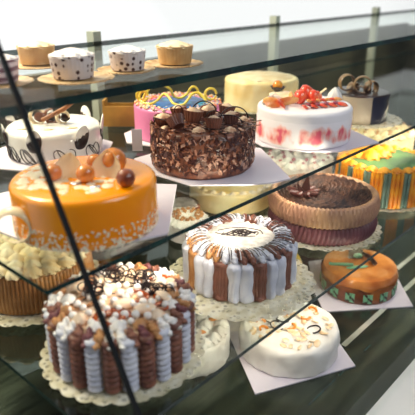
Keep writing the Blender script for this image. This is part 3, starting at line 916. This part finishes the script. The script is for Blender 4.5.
# ------------------------------------------------------------------ 12 small tart with zigzag
c = thing('striped_fruit_tart', 'small tart with white cream, dark zigzag stripes and a red glazed edge', 'tart', (0.924, 0.930, LZ + 0.0005))
c.scale = (0.78, 0.78, 0.78)
MB().lathe(body_prof(0.062, 0.040, 0.006), 60).build('tart_base', mat('red_glaze', (176, 66, 36), (120, 40, 28), 30, 0.2, coat=0.5), c)
b = MB()
for i in range(7):
    b.blob((0.0, -0.045 + 0.015 * i, 0.045), (math.sqrt(max(.0004, .0034 - (-0.045 + .015 * i) ** 2)), 0.008, 0.008), 2, .2, seed=i)
b.build('cream_ribs', 'white', c)
b = MB()
for i in range(9):
    y = -0.045 + 0.011 * i
    x = math.sqrt(max(.0002, .0034 - y * y))
    b.tube(smoothpath([(-x, y, .051), (0, y + .006, .055), (x, y, .051)], 4), .0012, 5)
b.build('chocolate_zigzag', 'ink', c)
for nm, s, n, r_, h_, m1, m2, lab in (
    ('speckled_pink_cake', 1.400, 0.890, 0.105, 0.052, 'white', 'plum', 'white cake with plum pieces far behind the ruffle cake, below the coral cake'),
    ('golden_nut_cake', 1.76, 0.80, 0.115, 0.085, 'cream', 'tan', 'cream cake with golden nut rosettes behind the green and orange cake'),
    ('white_meringue_cake', 0.855, 0.840, 0.048, 0.04, 'white', 'tan', 'small white meringue cake between the column cake and the striped tart'),
    ('brown_sugar_cake', 2.05, 0.62, 0.11, 0.10, 'cream', 'milk', 'cream and brown cake at the far right edge of the lower shelf'),
    ('ivory_rose_cake', 1.75, 1.10, 0.11, 0.085, 'butter', 'ivory', 'ivory rosette cake farthest back on the lower shelf')):
    c = thing(nm, lab, 'cake', (s, n, LZ + 0.0005))
    MB().lathe(body_prof(r_, h_, 0.008), 56, lambda th, i, r, z: (r * (1 + .012 * math.cos(30 * th)), z)).build('cake_body', m1, c)
    b = MB()
    q = MB()
    for i in range(16):
        rosette(b, pol(r_ - .014, 22.5 * i, h_ - .001), 0.018, 0.018, seed=i)
        q.blob(pol(r_ - .014, 22.5 * i, h_ + .016), .006, 1)
    for i in range(8):
        rosette(b, pol(r_ * .48, 45 * i, h_ - .001), 0.018, 0.018, seed=i)
        q.blob(pol(r_ * .48, 45 * i + 20, h_ + .014), .007, 1)
    b.build('cream_rosettes', m1, c, kind='stuff')
    q.build('topping_pieces', m2, c, kind='stuff')

# ------------------------------------------------------------------ 14 black and ivory cake with curls
M['navy'] = mat('blue_black_wrap', (34, 34, 52), None, rough=0.3)
M['taupe'] = mat('taupe_wrap', (176, 160, 138), (170, 152, 130), 10, 0.4)
c = thing('black_ivory_cake', 'small cake with half taupe, half blue-black wrap and ribbon curls on top', 'cake', (1.432, 0.722, MZ + PT))
b = MB().lathe(body_prof(0.080, 0.078, 0.004), 72)
for f in b.bm.faces:
    cc = f.calc_center_median()
    f.material_index = 2 if cc.z > .072 else (0 if cc.x < 0.012 else 1)
b.build('cake_body', ['taupe', 'navy', 'choc'], c)
M['ribbon'] = mat('marbled_ribbon', (150, 120, 84), (86, 60, 42), 30, 0.35)
for i, (x, y, r_, rz) in enumerate(((-0.048, -0.03, 0.016, .2), (-0.022, -0.042, 0.017, -.2), (0.006, -0.03, 0.015, .5), (-0.03, 0.0, 0.018, .9), (-0.008, 0.01, 0.020, 0), (0.02, 0.0, 0.015, 1.2))):
    MB().tube(arc((0, 0, r_ * 1.3), r_ * 1.3, 0, 330, 20, 'xz'), 0.010, 8, flat=0.25).build('ribbon_curl', 'ribbon', c, loc=(x, y, 0.082), rot=(0, R(40 * i), rz)).location.z += r_ * 0.25

# ------------------------------------------------------------------ 15 pale yellow cake at the back, middle shelf
c = thing('pale_yellow_cake', 'plain pale yellow cake at the back between the pink and coral cakes', 'cake', (1.386, 1.033, MZ + PT))
MB().lathe(body_prof(0.113, 0.088, 0.010), 72, cyl_wobble(.003, 8, 20)).build('cake_body', 'butter', c)
MB().lathe([(0.095, 0), (0.09, .004), (0.002, .006)], 60, cyl_wobble(.01, 3, 24)).build('sugar_top', 'cream', c, loc=(0, 0, .0875))

# ------------------------------------------------------------------ 16 caramel cake on the deck
M['mint'] = mat('mint_panel', (110, 164, 128), (84, 132, 104), 30, 0.35)
M['mintcheck'] = mat('mint_checks', (58, 44, 34), (120, 178, 140), 70, 0.35, lo=0.47, hi=0.5)
M['amber'] = mat('amber_glaze', (206, 134, 66), (160, 86, 34), 12, 0.15, coat=0.7, lo=0.4, hi=0.65)
M['darkside'] = mat('dark_caramel_side', (96, 48, 24), (150, 84, 34), 14, 0.3, coat=0.4)
c = thing('caramel_glazed_cake', 'small caramel glazed cake with mint squares round its dark side on deck', 'cake', (1.262, 0.583, DZ + BT))
R16, H16 = 0.101, 0.066
MB().lathe([(R16 * .97, 0), (R16, .002), (R16, .04), (R16 * .99, H16 - .012), (R16 * .97, H16 - .010)], 72).build('cake_body', 'darkside', c)
MB().lathe([(R16 * .9, H16 - .020), (R16 + .002, H16 - .018), (R16 + .003, H16 - .010), (R16 - .004, H16 + .002), (R16 - .016, H16 + .004), (R16 - .03, H16), (0.002, H16 - .001)], 72, lambda th, i, r, z: (r, z - (0.008 * max(0, math.sin(7 * th)) if i < 2 else 0))).build('caramel_glaze', 'amber', c)
for k in range(14):
    dg = -90 + 360 / 14 * k
    b = MB()
    b.box((0, 0, 0), (0.003, 0.024, 0.026))
    for sgn in (-1, 1):
        b.box((0.0018, 0, 0), (0.002, 0.003, 0.017), Matrix.Rotation(0, 4, 'X'))
    b.build('mint_square', 'mintcheck', c, smooth=False, loc=pol(R16 + .0005, dg, .019), rot=(0, 0, R(dg)))
MB().box((0, 0, 0), (0.066, 0.012, 0.003)).build('mint_strip', 'mint', c, smooth=False, loc=(-0.052, -0.004, H16 + .004), rot=(0, 0, R(-6)))
MB().blob((0, 0, 0), (0.034, 0.007, 0.003), 2).build('mint_swirl', 'mint', c, loc=(-0.012, -0.02, H16 + .004), rot=(0, 0, R(10)))
rope([(-0.01, 0.055, H16 + .006), (0.012, 0.045, H16 + .012), (0.03, 0.02, H16 + .012), (0.04, -0.01, H16 + .008)], 0.006, 'chocolate_ribbon', 'choc', c)
MB().prism([(-0.020, 0), (0.020, 0), (0.018, 0.030), (-0.020, 0.034)], -.002, .002, Matrix.Rotation(R(72), 4, 'X')).build('chocolate_plaque', 'choc', c, smooth=False, loc=(-0.002, 0.035, H16 + .001))
MB().blob((0, 0, 0), (.012, .006, .008), 2, .3).build('mint_swirl', 'mint', c, loc=(0.0, 0.026, H16 + .014))

# ------------------------------------------------------------------ 17 almond cake
c = thing('almond_cream_cake', 'white cream cake with almond flakes, orange peel and thin dark scrolls on top', 'cake', (0.905, 0.570, DZ + BT))
H17, R17 = 0.066, 0.113
MB().lathe(body_prof(R17, H17, 0.014), 72, cyl_wobble(.004, 6, 16)).build('cake_body', 'white', c)
rng = random.Random(31)
M['almond'] = mat('almond_flake', (232, 196, 150), (244, 226, 200), 40, 0.5)
M['peel'] = mat('orange_peel', (226, 138, 40), None, rough=0.35)
for i in range(64):
    a, rr = rng.uniform(0, 360), R17 * .85 * math.sqrt(rng.random())
    p = pol(rr, a, H17 + .003)
    MB().blob((0, 0, 0), (rng.uniform(.007, .012), rng.uniform(.004, .007), .0012), 2, .3, seed=i).build('almond_flake', 'almond', c, loc=p, rot=(rng.uniform(-.5, .5), rng.uniform(-.4, .4), rng.uniform(0, 6)))
for i, (x, y) in enumerate(((-0.065, 0.0), (0.0, 0.035), (0.04, 0.015), (0.0, -0.02), (0.06, 0.045), (-0.06, -0.03))):
    MB().tube(arc((0, 0, 0), .010, 0, 200, 10), 0.0028, 6).build('orange_peel', 'peel', c, loc=(x, y, H17 + .004), rot=(.1, .2, i * 1.3))
for i, (x, y) in enumerate(((-0.04, 0.015), (-0.03, -0.015), (-0.015, 0.01), (-0.045, 0.045), (0.05, -0.03))):
    MB().tube(arc((0, 0, 0), .015, 0, 260, 14), 0.0019, 6).build('chocolate_scroll', 'ink', c, loc=(x, y, H17 + .0035), rot=(.25, 0, i * 1.1))

# ------------------------------------------------------------------ 18 meringue cake, 19 lemon cake on the deck
c = thing('ivory_meringue_cake', 'cream meringue cake with orange bits on deck beneath the column cake', 'cake', (0.738, 0.735, DZ + .0005))
MB().lathe(body_prof(0.098, 0.07, 0.012), 64, cyl_wobble(.006, 2, 20)).build('cake_body', 'white', c)
b = MB()
for i in range(18):
    rosette(b, pol(0.080, 20 * i, 0.069), 0.016, 0.02, seed=i)
for i in range(9):
    rosette(b, pol(0.045, 40 * i, 0.069), 0.016, 0.02, seed=i)
b.build('meringue_rosettes', 'white', c, kind='stuff')
for i in range(7):
    MB().blob((0, 0, 0), (.010, .006, .004), 2, .3, seed=i).build('orange_piece', 'peel', c, loc=pol(0.06, 51 * i, .088))
c = thing('lemon_wedge_cake', 'cream cake with bright yellow lemon wedges, lowest deck behind the column cake', 'cake', (1.095, 0.785, DZ + .0005))
MB().lathe(body_prof(0.105, 0.08, 0.008), 64).build('cake_body', 'cream', c)
for i in range(8):
    MB().prism([(0.03, -0.004), (0.095, -0.026), (0.10, 0.0), (0.095, 0.026), (0.03, 0.004)], 0, .006).build('lemon_wedge', mat('lemon_wedge', (248, 200, 50), (250, 222, 110), 20, .3, coat=.4) if i == 0 else bpy.data.materials['lemon_wedge'], c, smooth=False, loc=(0, 0, .0795), rot=(0, 0, R(45 * i)))

# ------------------------------------------------------------------ small paper-wrapped cakes on the top shelf
def wrap_mat(name, c1, c2, scale, kind):
    m = bpy.data.materials.new(name)
    m.use_nodes = True
    n = m.node_tree
    p = n.nodes['Principled BSDF']
    p.inputs['Roughness'].default_value = 0.5
    t_ = n.nodes.new('ShaderNodeTexCoord')
    r = n.nodes.new('ShaderNodeValToRGB')
    if kind == 'dots':
        x = n.nodes.new('ShaderNodeTexVoronoi')
        x.inputs['Scale'].default_value = scale
        x.inputs['Randomness'].default_value = 0.5
        r.color_ramp.elements[0].position = .30
        r.color_ramp.elements[0].color = lin(c2)
        r.color_ramp.elements[1].position = .36
        r.color_ramp.elements[1].color = lin(c1)
    else:
        x = n.nodes.new('ShaderNodeTexWave')
        x.bands_direction = 'Z'
        x.inputs['Scale'].default_value = scale
        x.inputs['Distortion'].default_value = 1.5
        r.color_ramp.elements[0].position = .45
        r.color_ramp.elements[0].color = lin(c1)
        r.color_ramp.elements[1].position = .55
        r.color_ramp.elements[1].color = lin(c2)
    n.links.new(t_.outputs['Object'], x.inputs['Vector'])
    n.links.new(x.outputs[0], r.inputs[0])
    n.links.new(r.outputs[0], p.inputs['Base Color'])
    return m
M['dots'] = wrap_mat('dotted_paper', (214, 204, 204), (70, 44, 48), 95, 'dots')
M['stripes'] = wrap_mat('striped_paper', (216, 200, 204), (122, 86, 100), 22, 'stripes')
M['golddoily'] = mat('golden_lace_paper', (206, 178, 132), (166, 134, 88), 50, 0.5, bump=0.4)
M['plainwrap'] = mat('golden_paper', (214, 180, 130), (190, 150, 100), 30, .5)
def cupcake(s, n, r_, h_, m, name, lab, top='white'):
    c = thing(name, lab, 'small cake', (s, n, TZ + 0.0045), 'small cakes on the highest shelf')
    MB().lathe([(r_ * .86, 0), (r_ * .88, .001), (r_, h_), (r_ * .96, h_), (r_ * .9, h_ - .004), (.001, h_ - .004)], 96, lambda th, i, r, z: (r * (1 + .015 * math.cos(32 * th)), z)).build('paper_wrapper', m, c)
    b = MB()
    rosette(b, (0, 0, h_ - .004), r_ * .9, h_ * .38, 8, 2)
    b.build('cream_top', top, c)
    return c
cupcake(0.447, 0.872, 0.036, 0.036, 'stripes', 'striped_small_cake', 'small cake in pink striped paper at the far left of the highest shelf')
cupcake(0.553, 0.812, 0.038, 0.038, 'dots', 'dotted_small_cake', 'small cake in dark dotted white paper on the highest shelf')
cupcake(0.672, 0.81, 0.034, 0.034, 'dots', 'dotted_small_cake', 'dotted paper small cake farther right on the highest shelf', 'whiteglaze')
cupcake(0.60, 1.00, 0.036, 0.034, 'plainwrap', 'golden_small_cake', 'small cake in golden paper behind the dotted one', 'cream')
cupcake(0.785, 0.80, 0.036, 0.034, 'plainwrap', 'golden_small_cake', 'small golden paper cake nearest the right end of its shelf row', 'cream')
for s, n, r_, lab in ((0.440, 0.872, 0.060, 'lace doily under the striped small cake'), (0.555, 0.806, 0.062, 'lace doily under the nearest dotted small cake'),
                      (0.672, 0.815, 0.052, 'lace doily under the farther dotted small cake'), (0.785, 0.805, 0.058, 'lace doily under the rightmost golden small cake'), (0.60, 1.00, 0.07, 'lace doily under the golden small cake')):
    b = MB()
    b.lathe([(r_ * .5, 0), (r_ * .85, 0), (r_, .003), (r_ * .9, .0032), (r_ * .8, .0015), (.002, .0015)], 180, lambda th, i, r, z: (r * (1 + (.05 * abs(math.sin(9 * th)) if i in (2, 3) else 0)), z + (.0015 * math.sin(24 * th) ** 2 if i in (2, 3) else 0)))
    tag(b.build('paper_doily', 'golddoily', loc=(s, n, TZ + .0005), rot=(0, 0, YAW)), lab, 'doily', 'doilies on the highest shelf')
